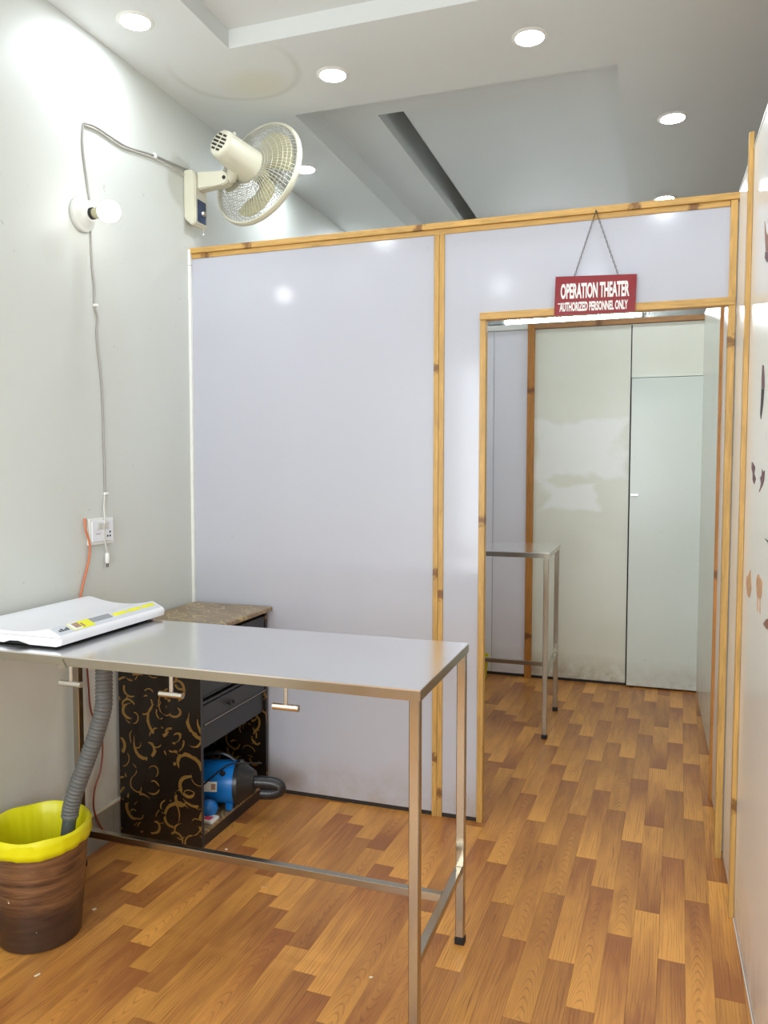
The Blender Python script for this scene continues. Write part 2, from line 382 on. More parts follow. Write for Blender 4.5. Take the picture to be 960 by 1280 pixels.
def ceiling():
    bm = bmesh.new(); T = .02
    # lower ceiling with two tray openings
    t1 = (.437, 1.83, -3.4, -.385); t2 = (.427, 1.828, .205, 3.3)
    xs = [0, .43, 1.829, XO]
    bx(bm, 0, .432, YB, YF, HC, HC+T); bx(bm, 1.829, XO, YB, YF, HC, HC+T)
    bx(bm, .432, 1.829, YB, t1[2], HC, HC+T); bx(bm, .432, 1.829, t1[3], t2[2], HC, HC+T); bx(bm, .432, 1.829, t2[3], YF, HC, HC+T)
    def tray(x0, x1, y0, y1, z0, z1, hole=None):
        for a in ((x0-T, x0, y0-T, y1+T), (x1, x1+T, y0-T, y1+T), (x0, x1, y0-T, y0), (x0, x1, y1, y1+T)): bx(bm, *a, z0, z1)
        if hole is None: bx(bm, x0-T, x1+T, y0-T, y1+T, z1, z1+T)
        else:
            a0, a1, b0, b1 = hole
            for a in ((x0-T, a0, y0-T, y1+T), (a1, x1+T, y0-T, y1+T), (a0, a1, y0-T, b0), (a0, a1, b1, y1+T)): bx(bm, *a, z1, z1+T)
    tray(.432, 1.829, t1[2], t1[3], HC+T, 3.122)
    inner = (.69, 1.53, .60, 2.95)
    tray(.432, 1.829, t2[2], t2[3], HC+T, 3.18, inner)
    # inner tray: proud lip, then the taller set-back face
    a0, a1, b0, b1 = inner
    tray(a0-.03, a1+.03, b0-.03, b1+.03, 3.2, 3.42)
    for a in ((a0-.03, a0, b0, b1), (a1, a1+.03, b0, b1), (a0-.03, a1+.03, b0-.03, b0), (a0-.03, a1+.03, b1, b1+.03)): bx(bm, *a, 3.2, 3.238)
    bx(bm, .783, a1+.028, b0-.028, b1+.028, 3.2385, 3.256)
    return bm
struct('ceiling', ceiling(), M_ceil, 'white painted ceiling with stepped recessed trays', 'ceiling')

# floor: slab with printed planks laid on it
SL = .036; PW = .0763; PER = .655; U0 = 2.132
floor = struct('floor', box(-.1, XO, YB, YF, -.06, -.0035), M_dark, 'wood-look plank floor in warm orange and brown oak', 'floor')
phase = {0: .31, -1: .60, -2: .195, -3: .03, -4: .30, -5: .495, -6: .205, -7: .56, -8: .09, -9: .35, 1: -.185}
def plank_mesh(name, mat, L):
    bm = bmesh.new(); g = .0002
    bx(bm, -PW/2+g, PW/2-g, -L/2+g, L/2-g, -.0035, 0.0)
    top = [e for e in bm.edges if all(v.co.z > -.001 for v in e.verts)]
    bmesh.ops.bevel(bm, geom=top, offset=.00025, segments=1, affect='EDGES')
    bmesh.ops.recalc_face_normals(bm, faces=list(bm.faces))
    me = bpy.data.meshes.new(name); bm.to_mesh(me); bm.free(); me.materials.append(mat); return me
PL = [plank_mesh('plank', M_plank_l, PER), plank_mesh('plank_reversed', M_plank_d, PER)]
def to_px(p):
    d = Vector(p)-CAM; z = d.dot(fwd)
    if z < .1: return None
    return 480+F_PX*d.dot(rgt)/z, 640-F_PX*d.dot(upv)/z
def shows(x, y):
    if not (-.05 < x < 2.33 and y < 2.36): return False
    q = to_px((x, y, 0))
    if q is None or not (-25 < q[0] < 985 and q[1] < 1330): return False
    if y > .1 and not (585 < q[0] < 905): return False
    return True
cand, rest = [], []
random.seed(3)
for k in range(-29, 29):
    uc = U0 + (k+.5)*PW
    ph = phase.get(k, (k*.2417) % PER if k % 2 else (k*.2417+.31) % PER)
    for j in range(-9, 9):
        yc = ph + (j+.5)*PER; xc = uc + SL*yc
        if xc < -.05 or xc > XO-.02 or yc > YF-.2 or yc < YB+.2: continue
        hh = 1 if (k in (-2, 1) or (k < -9 and k % 4 == 1)) else 0
        if any(shows(xc+SL*e, yc+e) for e in (-.32, 0, .32)): cand.append(((Vector((xc, yc, 0))-CAM).length, xc, yc, hh))
        else: rest.append((xc, yc, hh))
cand.sort()
for d, xc, yc, hh in cand[:300]:
    o = bpy.data.objects.new('plank', PL[hh]); COL.objects.link(o); o.parent = floor
    o.location = (xc, yc, 0); o.rotation_euler = (0, 0, -SL)
bm = bmesh.new()
for xc, yc, hh in rest + [c[1:] for c in cand[300:]]:
    c, s = math.cos(-SL), math.sin(-SL); hx, hy = PW/2-.0005, PER/2-.0005
    f = bm.faces.new([bm.verts.new((xc+c*a-s*b, yc+s*a+c*b, -.0002)) for a, b in ((-hx,-hy),(hx,-hy),(hx,hy),(-hx,hy))]); f.material_index = hh
o = obj('plank_field', bm, [M_plank_l, M_plank_d], floor); o['kind'] = 'stuff'

# skirting of the left wall
sk = struct_root('baseboard_left', 'grey tile skirting along the foot of the left wall', 'skirting')
for i in range(9):
    y0 = -4.6+i*.5
    y1 = min(y0+.497, -.0)
    obj('skirting_tile', box(0.0005, .010, y0, y1, 0, .138, .001, 1), M_skirt, sk)
obj('grout_cap', box(0.0005, .014, -4.6, -.0, .1385, .150, .002, 1), M_skirtcap, sk)

# ------------------------------------------------------------------ middle partition with doorway
B = .024
wm = struct_root('wall_middle', 'lilac-white laminate partition framed in pine battens with a doorway', 'partition')
obj('laminate_panel', box(.012, 1.141, .004, .018, .018, 2.396), M_lilac, wm)
bm = bmesh.new()
prism(bm, [(1.184, .018), (1.331, .018), (1.331, 2.073), (2.238, 2.073), (2.238, 2.396), (1.184, 2.396)], 'Y', .004, .018)
obj('laminate_panel', bm, M_lilac, wm)
obj('floor_strip', box(.012, 1.331, .006, .022, 0, .018), M_dark, wm)
obj('top_rail', box(.002, 2.272, -.010, .030, 2.417, 2.441, .0015, 1), M_px, wm)
obj('batten', box(.012, 2.237, -.001, .022, 2.396, 2.4165, .001, 1), M_px, wm)
obj('batten', box(1.1412, 1.162, -.004, .022, .0, 2.396, .0012, 1), M_pz, wm)
obj('batten', box(1.1625, 1.1838, -.002, .022, .0, 2.396, .0012, 1), M_pz, wm)
obj('door_jamb', box(1.331, 1.355, -.004, .034, .0, 2.045, .0012, 1), M_pz, wm)
obj('door_jamb', box(2.238, 2.262, -.006, .034, .0, 2.416, .0012, 1), M_pz, wm)
obj('door_header', box(1.331, 2.258, -.012, .034, 2.045, 2.073, .0012, 1), M_px, wm)
obj('corner_strip', box(.0005, .014, -.012, .004, .84, 2.365, .001, 1), M_white, wm)
obj('corner_strip', box(.0005, .014, -.012, .004, 2.367, 2.436, .001, 1), M_white, wm)

# ------------------------------------------------------------------ right partition
wr = struct_root('wall_right', 'cream-white laminate partition along the right side with thin pine battens', 'partition')
for y0, y1 in ((-4.07, -2.853), (-2.847, -1.633), (-1.627, -.392), (-.388, -.002), (.04, .545)):
    obj('laminate_panel', box(XR, XR+.018, y0, y1, .012, H), M_cream, wr)
obj('laminate_panel', box(XR+.03, XR+.048, .555, 2.315, .008, H), M_otpan, wr)
obj('batten', box(XR-.015, XR-.0005, -.412, -.386, 0, 2.49, .001, 1), M_pz, wr)
obj('batten', box(XR-.012, XR+.03, .54, .558, 0, H, .001, 1), M_pdz, wr)
for y in (-1.63, -2.85): obj('batten', box(XR-.012, XR-.0005, y-.013, y+.013, 0, H, .001, 1), M_pz, wr)
obj('floor_strip', box(XR-.003, XR-.0003, -1.63, -.415, 0, .006), M_white, wr)
obj('cap_strip', box(XR-.002, XR+.022, -4.07, -.415, H+.0005, H+.006), M_white, wr)
obj('cap_strip', box(XR-.002, XR+.022, -.385, .53, H+.0005, H+.006), M_white, wr)

# ------------------------------------------------------------------ rear partition of the inner room
YR = 2.32
wb = struct_root('wall_rear', 'pale laminate rear partition of the inner room with filler patches', 'partition')
obj('laminate_panel', box(.0, .9465, YR, YR+.016, .02, 2.40), M_otlil, wb)
obj('laminate_panel', box(.9495, 1.185, YR, YR+.016, .02, 2.40), M_otlil, wb)
obj('laminate_panel', box(1.228, 1.853, YR, YR+.016, .008, 2.40), M_patched, wb)
obj('transom_panel', box(1.860, 2.314, YR-.004, YR+.012, 2.052, 2.40), M_otpan, wb)
obj('batten', box(1.182, 1.229, YR-.028, YR+.01, 0, 2.436, .0015, 1), M_pdz, wb)
obj('top_rail', box(1.2295, 2.314, YR-.02, YR+.02, 2.402, 2.436, .0015, 1), M_pdx, wb)
obj('cap_strip', box(.0, 1.181, YR-.02, YR+.02, 2.403, 2.438, .0015, 1), M_white, wb)
obj('floor_strip', box(.0, 1.855, YR-.002, YR+.012, 0, .018), M_dark, wb)
obj('gap_backing', box(.0, 2.32, YR+.017, YR+.03, 0, 2.40), M_dark, wb)
d1 = struct_root('door_1', 'pale mint flush door in the rear partition, closed', 'door', (1.86, YR-.03, 0))
obj('door_leaf', box(1.862, 2.313, YR-.034, YR-.004, .012, 2.045, .002, 1), M_door, d1)
h = obj('door_bolt', box(1.868, 1.915, YR-.046, YR-.0345, 1.278, 1.290, .002, 1), M_chrome, d1)

# ------------------------------------------------------------------ ceiling lights
def downlight(x, y, label):
    t = thing('downlight', label, 'ceiling light', (x, y, HC), 'round recessed LED downlights')
    bm = bmesh.new(); lathe(bm, [(.0525, HC-.006), (.0525, HC-.0035), (.062, HC-.0035), (.066, HC-.0005), (.066, HC)], 32, Matrix.Translation((x, y, 0)))
    obj('trim_ring', bm, M_white, t, True)
    bm = bmesh.new(); lathe(bm, [(.0, HC-.0075), (.03, HC-.0072), (.046, HC-.006), (.052, HC-.0025)], 32, Matrix.Translation((x, y, 0)))
    bmesh.ops.remove_doubles(bm, verts=list(bm.verts), dist=1e-5)
    obj('diffuser', bm, M_down, t, True)
for u, v, lab in ((169, 26, 'round downlight nearest the left wall, above the hot spot of light'),
                  (416, 93, 'round downlight above the fan, between the two ceiling trays'),
                  (662, 46, 'round downlight at top centre between the two ceiling trays'),
                  (841, 147, 'round downlight on the grey ceiling beside the right partition'),
                  (831, 248, 'round downlight half hidden behind the top rail over the doorway'),
                  (381, 211, 'round downlight peeking out from behind the fan cage')):
    q = at(u, v, 'Z', HC); downlight(q.x, q.y, lab)
for x, y, lab in ((2.04, -.66, 'round downlight by the right partition, just above the top of the photo'), (.21, -2.1, 'round downlight by the left wall, above the viewer'),
                  (2.04, -2.1, 'round downlight by the right partition, above the viewer'), (.73, -3.75, 'left of two round downlights near the window behind the viewer'),
                  (1.53, -3.75, 'right of two round downlights near the window behind the viewer'), (.21, 2.0, 'round downlight over the inner room by the left wall, behind the partition'),
                  (.73, 3.6, 'left of two round downlights in front of the tube light'), (1.53, 3.6, 'right of two round downlights in front of the tube light')):
    downlight(x, y, lab)

# tube light on the far wall
tl = thing('tube_light', 'long white tube light glowing above the rear partition', 'tube light', (1.26, YF, 2.83))
obj('housing', box(.47, 1.9, YF-.03, YF-.0005, 2.802, 2.855, .003, 1), M_cap, tl)
obj('diffuser', box(.68, 1.87, YF-.062, YF-.0305, 2.803, 2.856, .008, 2), M_tube, tl)
obj('end_cap', box(.49, .679, YF-.055, YF-.0305, 2.806, 2.848, .004, 1), M_cap, tl)

# ------------------------------------------------------------------ wall bulb, socket, cables
yb_, zb_ = -.707, 2.378
t = thing('wall_lamp', 'glowing bulb in a white ceramic holder on the left wall', 'lamp', (0, yb_, zb_))
RX = Matrix.Translation((0, yb_, zb_)) @ Matrix.Rotation(PI/2, 4, 'Y')     # lathe axis -> +X
bm = bmesh.new(); lathe(bm, [(.060, .0005), (.062, .006), (.060, .014), (.054, .018), (.050, .019), (.046, .024), (.036, .032), (.030, .040), (.027, .046), (0, .046)], 32, RX)
obj('ceramic_base', bm, simple('ceramic', (206, 207, 200), .3), t, True)
bm = bmesh.new(); lathe(bm, [(.0, .0465), (.021, .0465), (.021, .056), (0, .056)], 24, RX); obj('socket_ring', bm, M_black, t, True)
bm = bmesh.new(); lathe(bm, [(.0, .0565), (.0165, .0565), (.0185, .066), (.022, .083), (.024, .089)], 24, RX); obj('bulb_neck', bm, simple('bulb_collar', (176, 170, 138), .4), t, True)
bm = bmesh.new(); lathe(bm, [(.0245, .0895), (.0325, .100), (.037, .116), (.0375, .126), (.034, .142), (.026, .154), (.014, .1615), (.0, .164)], 24, RX)
bmesh.ops.remove_doubles(bm, verts=list(bm.verts), dist=1e-5); obj('bulb', bm, M_bulb, t, True)

def wall_pts(px, off=.004): return [at(u, v, 'X', off) for u, v in px]
t = thing('lamp_cable', 'thin white cable running from high on the wall down to a loose plug', 'cable', at(134, 708, 'X', 0))
bm = bmesh.new(); tube(bm, smooth_path(wall_pts([(104,154),(103,180),(107,215),(112,250)]), 5), .0036, 6); obj('upper_cable', bm, M_cableg, t, True)
bm = bmesh.new(); tube(bm, smooth_path(wall_pts([(113,286),(115,330),(118,360),(118,382),(122,398),(121,420),(127,480),(130,560),(131,616)]), 5), .0034, 6); obj('lower_cable', bm, M_cableg, t, True)
bm = bmesh.new(); tube(bm, smooth_path([at(131,617,'X',.004), at(130,635,'X',.008), at(131,650,'X',.018), at(130,668,'X',.018), at(134,690,'X',.014)], 5), .0036, 6); obj('lower_cable', bm, M_cable, t, True)
q = at(134, 691, 'X', .014); bm = bmesh.new(); lathe(bm, [(0, 0), (.0065, 0), (.0085, -.012), (.0085, -.036), (.006, -.040), (0, -.040)], 12, Matrix.Translation(q)); pl = obj('plug', bm, M_white, t, True)
bm = bmesh.new()
for dy in (-.004, .004): tube(bm, [q+Vector((0, dy, -.0405)), q+Vector((0, dy, -.056))], .0016, 6)
obj('plug_pin', bm, M_dark, pl)
for u, v in ((118, 382), (131, 617)):
    q = at(u, v, 'X', 0); obj('cable_clip', box(.0003, .012, q.y-.010, q.y+.010, q.z-.005, q.z+.005, .002, 1), M_white, t)
t = thing('fan_cable', 'grey twin cable sagging along the wall to the fan mount', 'cable', at(104, 154, 'X', 0))
bm = bmesh.new(); tube(bm, smooth_path(wall_pts([(105,154),(120,159),(150,179),(165,186),(192,194),(215,204),(236,213)], .006), 5), .004, 6); obj('strand', bm, M_cableg, t, True)
bm = bmesh.new(); tube(bm, smooth_path(wall_pts([(105,156),(122,163),(150,182),(168,189),(191,197),(210,207),(231,219)], .006), 5), .003, 6); obj('strand', bm, M_cable, t, True)
q = at(192, 195, 'X', 0); obj('cable_clip', box(.0003, .013, q.y-.008, q.y+.008, q.z-.010, q.z+.010, .002, 1), M_white, t)

y0, y1, z0, z1 = -.712, -.572, 1.168, 1.268
t = thing('wall_socket', 'white electrical switch and socket plate on the left wall', 'socket', (0, -.642, 1.168))
obj('back_box', box(.0005, .012, y0, y1, z0, z1, .002, 1), M_white, t)
fp = obj('face_plate', box(.0122, .017, y0+.012, y1-.008, z0+.012, z1-.010, .0015, 1), M_scale, t)
for i in range(3): obj('rocker_switch', box(.0172, .021, y0+.040+i*.022, y0+.059+i*.022, z0+.058, z0+.082, .0015, 1), M_cable, fp)
for dy, dz in ((.112, .030), (.112, .045), (.098, .030)):
    bm = bmesh.new(); lathe(bm, [(0, .0171), (.0042, .0171), (.0042, .0180), (0, .0180)], 10, Matrix.Translation((0, y0+dy, z0+dz)) @ Matrix.Rotation(PI/2, 4, 'Y')); obj('socket_hole', bm, M_black, fp)
obj('label_strip', box(.0172, .0176, y0+.030, y0+.058, z0+.040, z0+.043), M_cableg, fp)
t = thing('extension_wire', 'orange wire hanging from the socket plate down behind the table', 'wire', at(106, 648, 'X', 0))
obj('orange_lead', tube(bmesh.new(), smooth_path([at(106,648,'X',.006), at(107,662,'X',.012), at(112,680,'X',.012), at(111,700,'X',.010), at(104,730,'X',.008), at(100,752,'X',.008), at(103,775,'X',.010)], 5), .0042, 6), M_orange, t, True)
obj('shaded_lead', tube(bmesh.new(), smooth_path([at(103,775,'X',.010), at(106,800,'X',.010), at(110,850,'X',.012), at(114,890,'X',.012), at(126,915,'X',.015), at(128,940,'X',.02), at(125,965,'X',.02), at(118,988,'X',.02), at(118,1015,'X',.02), at(131,1041,'X',.02), Vector((.03,-.61,.006))], 5), .0036, 6), M_shadedc, t, True)  # lower run of the same wire, shade below the table put into its colour

# ------------------------------------------------------------------ wall fan
FA = Vector((.262, .928, -.252)).normalized(); FC = Vector((.290, .118, 2.777))
t = thing('wall_fan', 'cream wall-mounted fan with wire cage and blue control panel, aimed over the partition', 'fan', (0, .01, 2.54))
bm = bmesh.new(); prism(bm, [(.0008,2.565),(.040,2.532),(.056,2.538),(.060,2.56),(.060,2.74),(.052,2.768),(.034,2.775),(.0008,2.775)], 'Y', -.038, .062)
bmesh.ops.bevel(bm, geom=list(bm.edges), offset=.005, segments=2, affect='EDGES')
mb = obj('mount_box', bm, M_fan, t, True)
obj('control_panel', box(.0595, .0635, -.022, .046, 2.552, 2.648, .003, 2), M_navy, mb)
bm = bmesh.new(); lathe(bm, [(.0,.078),(.010,.078),(.0125,.074),(.0125,.0636)], 16, Matrix.Translation((0, .012, 2.592)) @ Matrix.Rotation(PI/2, 4, 'Y')); obj('speed_knob', bm, M_chrome, mb, True)
bm = bmesh.new(); tube(bm, [(.048, .045, 2.535), (.048, .046, 2.515)], .0012, 5); bmesh.ops.create_uvsphere(bm, u_segments=8, v_segments=6, radius=.0055, matrix=Matrix.Translation((.048, .046, 2.511))); obj('pull_cord', bm, M_white, mb, True)
PV = Vector((.192, .012, 2.728))
bm = bmesh.new(); prism(bm, [(.055,2.690),(.165,2.700),(.195,2.700),(.212,2.714),(.214,2.736),(.200,2.754),(.180,2.758),(.055,2.770)], 'Y', -.016, .040)
bmesh.ops.bevel(bm, geom=list(bm.edges), offset=.006, segments=2, affect='EDGES'); arm = obj('arm', bm, M_fan, t, True)
bm = bmesh.new(); lathe(bm, [(0,.0),(.008,.0),(.008,.004),(0,.004)], 12, Matrix.Translation((.192,-.0165,2.728)) @ Matrix.Rotation(PI/2, 4, 'X')); obj('pivot_screw', bm, M_dark, arm, True)
# head frame: z axis of the lathe along the blowing direction
up_ = Vector((0,0,1)); sx = FA.cross(up_).normalized(); sy = FA.cross(sx).normalized()
HM = Matrix((sx, sy, FA)).transposed().to_4x4(); HM.translation = FC
bm = bmesh.new(); MC = FC-FA*.13; tube(bm, [PV+Vector((-.004,.004,0)), PV+Vector((.022,.0,.004)), MC+Vector((-.02,0,-.05))], [.020,.024,.030], 12); obj('neck', bm, M_fan, t, True)
bm = bmesh.new(); lathe(bm, [(.0,-.246),(.048,-.246),(.057,-.240),(.061,-.228),(.068,-.150),(.077,-.066),(.076,-.056),(.070,-.050),(.0,-.050)], 40, HM)
mo = obj('motor_housing', bm, M_fan, t, True)
for i in range(5):
    bm = bmesh.new(); hw = math.sqrt(max(.0004, .046**2-((i-2)*.016)**2))-.004
    for s in (-1, 1): bx(bm, min(s*.005, s*hw), max(s*.005, s*hw), (i-2)*.016-.0045, (i-2)*.016+.0045, -.2475, -.2461)
    bmesh.ops.transform(bm, matrix=HM @ Matrix.Rotation(.5, 4, 'Z'), verts=list(bm.verts)); obj('vent_slot', bm, M_dark, mo)
bm = bmesh.new(); tube(bm, [HM @ Vector(p) for p in ((0,-.066,-.175),(0,-.088,-.175))], .008, 10); obj('swing_knob', bm, M_fan, mo, True)
R = .236
bm = bmesh.new(); lathe(bm, [(R-.003,-.012),(R+.006,-.013),(R+.010,-.004),(R+.010,.008),(R+.006,.014),(R-.003,.013),(R-.003,-.012)], 64, HM); obj('cage_rim', bm, M_fan, t, True)
def cage(sgn, depth, r0, name, n):
    bm = bmesh.new()
    prof = [(r0, depth), (r0+.03, depth+.001), (.13, depth*.93), (.18, depth*.74), (.214, depth*.46), (R-.002, .006)]
    for k in range(n):
        a = 2*PI*k/n
        tube(bm, [HM @ Vector((r*math.cos(a+.25*(R-r)*sgn*4), r*math.sin(a+.25*(R-r)*sgn*4), sgn*z)) for r, z in prof], .0015, 4, False)
    for r, z in prof[1:5] + [(.105, depth*.965), (.157, depth*.84), (.198, depth*.61)]:
        tube(bm, [HM @ Vector((r*math.cos(2*PI*k/48), r*math.sin(2*PI*k/48), sgn*z)) for k in range(48)], .0013, 4, closed=True)
    return obj(name, bm, M_wire, t)
cage(-1, .058, .060, 'rear_cage', 76); cage(1, .070, .045, 'front_cage', 76)
bm = bmesh.new(); lathe(bm, [(0,.078),(.036,.078),(.044,.072),(.044,.066),(0,.066)], 32, HM); obj('front_badge', bm, M_fan, t, True)
bm = bmesh.new(); lathe(bm, [(0,-.049),(.030,-.045),(.036,-.03),(.036,.03),(.03,.044),(0,.05)], 32, HM); obj('hub', bm, M_blade, t, True)
for b in range(3):
    bm = bmesh.new(); n1, n2 = 10, 8; rows = []
    for i in range(n1+1):
        r = .032+(.205-.032)*i/n1; s = i/n1
        half = .26+.52*math.sin(min(1, s*1.15)*PI*.62); row = []
        for j in range(n2+1):
            q = -1+2*j/n2; rr = r*(1-.10*s*q*q)
            ang = b*2*PI/3+1.1+half*q + .35*s
            row.append((rr*math.cos(ang), rr*math.sin(ang), .024*q*(1-.35*s)))
        rows.append(row)
    vs = [[[bm.verts.new((x, y, z+dz)) for x, y, z in row] for row in rows] for dz in (-.001, .001)]
    for L in vs:
        for i in range(n1):
            for j in range(n2): bm.faces.new((L[i][j], L[i+1][j], L[i+1][j+1], L[i][j+1]))
    for i in range(n1):
        for j in (0, n2): bm.faces.new((vs[0][i][j], vs[0][i+1][j], vs[1][i+1][j], vs[1][i][j]))
    for j in range(n2):
        for i in (0, n1): bm.faces.new((vs[0][i][j], vs[0][i][j+1], vs[1][i][j+1], vs[1][i][j]))
    bmesh.ops.transform(bm, matrix=HM, verts=list(bm.verts)); obj('blade', bm, M_blade, t, True)

# ------------------------------------------------------------------ steel examination tables
def table(x0, x1, y0, y1, h, zb, yrail, label, hooks, feet=True, plate=False):
    t = thing('examination_table', label, 'table', ((x0+x1)/2, (y0+y1)/2, 0))
    bm = bmesh.new(); bx(bm, x0, x1, y0, y1, h-.004, h)
    tt = obj('table_top', bm, M_top, t); bm = bmesh.new()
    for a in ((x0, x1, y0, y0+.002), (x0, x1, y1-.002, y1), (x0, x0+.002, y0+.002, y1-.002), (x1-.002, x1, y0+.002, y1-.002)): bx(bm, *a, h-.028, h-.0042)
    obj('apron', bm, M_leg, t)
    T = .026
    for lx in (x0+.004, x1-.004-T):
        for ly in (y0+.004, y1-.004-T):
            lg = obj('leg', box(lx, lx+T, ly, ly+T, .022, h-.0045, .002, 1), M_leg, t)
            obj('rubber_foot', box(lx-.002, lx+T+.002, ly-.002, ly+T+.002, 0, .0215 if feet else .0215, .002, 1), M_black, lg)
    for lx in (x0+.006, x1-.006-T):
        obj('cross_bar', box(lx, lx+.023, y0+.0305, y1-.0305, zb, zb+.023, .0015, 1), M_leg, t)
    obj('long_bar', box(x0+.0295, x1-.0325, yrail-.012, yrail+.012, zb-.001, zb+.022, .0015, 1), M_leg, t)
    for hx in hooks:
        bm = bmesh.new(); tube(bm, [(hx, y0+.010, h-.0285), (hx, y0+.010, h-.072)], .0055, 10)
        hk = obj('hook', bm, M_chrome, t, True)
        bm = bmesh.new(); tube(bm, [(hx-.036, y0+.010, h-.080), (hx+.036, y0+.010, h-.080)], .0085, 12); obj('hook_bar', bm, M_chrome, hk, True)
    if plate: obj('clamp_plate', box(x1-.46, x1-.39, y0-.002, y0+.02, h-.040, h-.0285, .001, 1), M_leg, t)
    return t
TX0, TX1, TY0, TY1, TH = .022, 1.472, -1.336, -.805, .930
table(TX0, TX1, TY0, TY1, TH, .222, -.99, 'long stainless steel examination table in the foreground with a white scale on it', (.445, .774, 1.113))
table(.25, 1.487, 1.085, 1.632, 1.008, .335, 1.345, 'stainless steel table standing in the inner room beyond the doorway', (.78, 1.02), True, True)
# clamp plate on the left hook of the near table
q = at(77, 823, 'Y', TY0-.001)
bm = bmesh.new(); prism(bm, [(q.x-.016, .893), (q.x+.018, .897), (q.x+.002, .921)], 'Y', TY0-.004, TY0-.0005)
obj('clamp_plate', bm, M_leg, bpy.data.objects['examination_table'])

# ------------------------------------------------------------------ weighing scale
SX0, SX1, SY0, SY1, SZ = .035, .378, -1.282, -.775, TH
t = thing('weighing_scale', 'flat white weighing scale with yellow stickers lying on the steel table', 'scale', (.2, -1.03, SZ))
prof = [(SX1-.022, SZ+.008), (SX1-.004, SZ+.013), (SX1, SZ+.028), (SX1-.003, SZ+.036), (SX1-.010, SZ+.041)]
top = [(SX1-.048, SZ+.0590), (SX1-.053, SZ+.0590)]
NN = 14
for i in range(NN+1):
    s = i/NN; x = SX1-.060-(SX1-.060-(SX0+.02))*s
    top.append((x, SZ+.0575-.016*math.sin(PI*min(1, s*1.05))**.8 + .006*s if s < .95 else SZ+.0625))
left = [(SX0+.006, SZ+.060), (SX0, SZ+.050), (SX0+.004, SZ+.014), (SX0+.02, SZ+.009)]
arch = [(SX0+.13, SZ+.009), (SX0+.15, SZ+.016), (SX0+.185, SZ+.017), (SX0+.215, SZ+.011), (SX0+.225, SZ+.0085)]
bm = bmesh.new(); prism(bm, prof+top+left+arch, 'Y', SY0, SY1)
obj('body', bm, M_scale, t, True)
obj('underside_shade', box(SX0+.03, SX1-.035, SY0+.02, SY1-.02, SZ+.002, SZ+.0078), M_black, t)  # thin black plate standing in for the shadow beneath the scale
obj('side_seam', box(SX0+.01, SX1-.002, SY0-.0006, SY0-.0001, SZ+.0335, SZ+.0345), M_cableg, t)
P0, P1 = Vector((SX1-.0100, 0, SZ+.041)), Vector((SX1-.048, 0, SZ+.059)); E1 = (P1-P0); EN = Vector((E1.z, 0, -E1.x)).normalized()
if EN.z < 0: EN = -EN
def decal(name, y0, y1, a, b, mat, par, lift=.0006):
    bm = bmesh.new(); q = []
    for l in (.0001, lift):
        for yy, s in ((y0, a), (y1, a), (y1, b), (y0, b)):
            p = P0+E1*s+EN*l; q.append(bm.verts.new((p.x, yy, p.z)))
    for f in ((0,1,2,3), (4,5,6,7), (0,1,5,4), (1,2,6,5), (2,3,7,6), (3,0,4,7)): bm.faces.new([q[i] for i in f])
    return obj(name, bm, mat, par)
pn = decal('control_strip', SY0+.006, SY1-.006, .02, .98, M_scaleside, t)
decal('sticker', SY0+.070, SY0+.165, .10, .96, M_lemon, pn, .0014); decal('sticker_picture', SY0+.072, SY0+.108, .14, .92, M_white, pn, .0018)
decal('sticker_picture', SY0+.086, SY0+.112, .30, .86, M_photo, pn, .0022); decal('sticker_picture', SY0+.118, SY0+.126, .25, .7, M_photo, pn, .0022)
decal('display', SY0+.165, SY0+.262, .42, .94, M_lcd, pn, .0012)
for i in range(3): decal('yellow_stripe', SY0+.272+i*.075, SY0+.340+i*.075, .44, .80, M_lemon, pn, .0012)
for i in range(4): decal('printed_mark', SY0+.020+i*.011, SY0+.0275+i*.011, .34, .34+.2+.12*(i % 2), M_ink, pn, .0012)
for x in (SX0+.04, SX1-.045):
    for y in (SY0+.05, SY1-.05):
        bm = bmesh.new(); lathe(bm, [(0, SZ+.0003), (.010, SZ+.0003), (.011, SZ+.0018), (0, SZ+.0018)], 16, Matrix.Translation((x, y, 0))); obj('foot', bm, M_black, t, True)

# ------------------------------------------------------------------ cabinet
CX0, CX1, CY0, CY1, CH = .016, .385, -.566, -.016, .825
t = thing('cabinet', 'small black cabinet with gold scroll ornament and drawers in the corner', 'cabinet', (.2, -.29, 0))
obj('side_panel', box(CX0, CX1, CY0, CY0+.018, 0, CH), M_scroll, t); obj('side_panel', box(CX0, CX1, CY1-.018, CY1, 0, CH), M_scroll, t)
obj('back_panel', box(CX0, CX0+.012, CY0+.0185, CY1-.0185, .005, CH), M_cabblack, t)
obj('top_board', box(CX0-.004, CX1+.022, CY0-.012, CY1+.008, CH+.0005, CH+.020, .003, 1), M_scrolltop, t)
obj('shelf', box(CX0+.0125, CX1-.002, CY0+.0185, CY1-.0185, .046, .056), M_scrolltop, t)
obj('plinth', box(CX1-.020, CX1-.004, CY0+.0185, CY1-.0185, .0, .0455), M_cabblack, t)
obj('cross_rail', box(CX0+.0125, CX1-.012, CY0+.0185, CY1-.0185, .378, .390), M_cabblack, t)
obj('cross_rail', box(CX0+.0125, CX1-.006, CY0+.0185, CY1-.0185, .553, .563), M_drawer, t)
obj('face_panel', box(CX1-.022, CX1-.010, CY0+.0185, CY1-.0185, .3905, .464), M_cabblack, t)
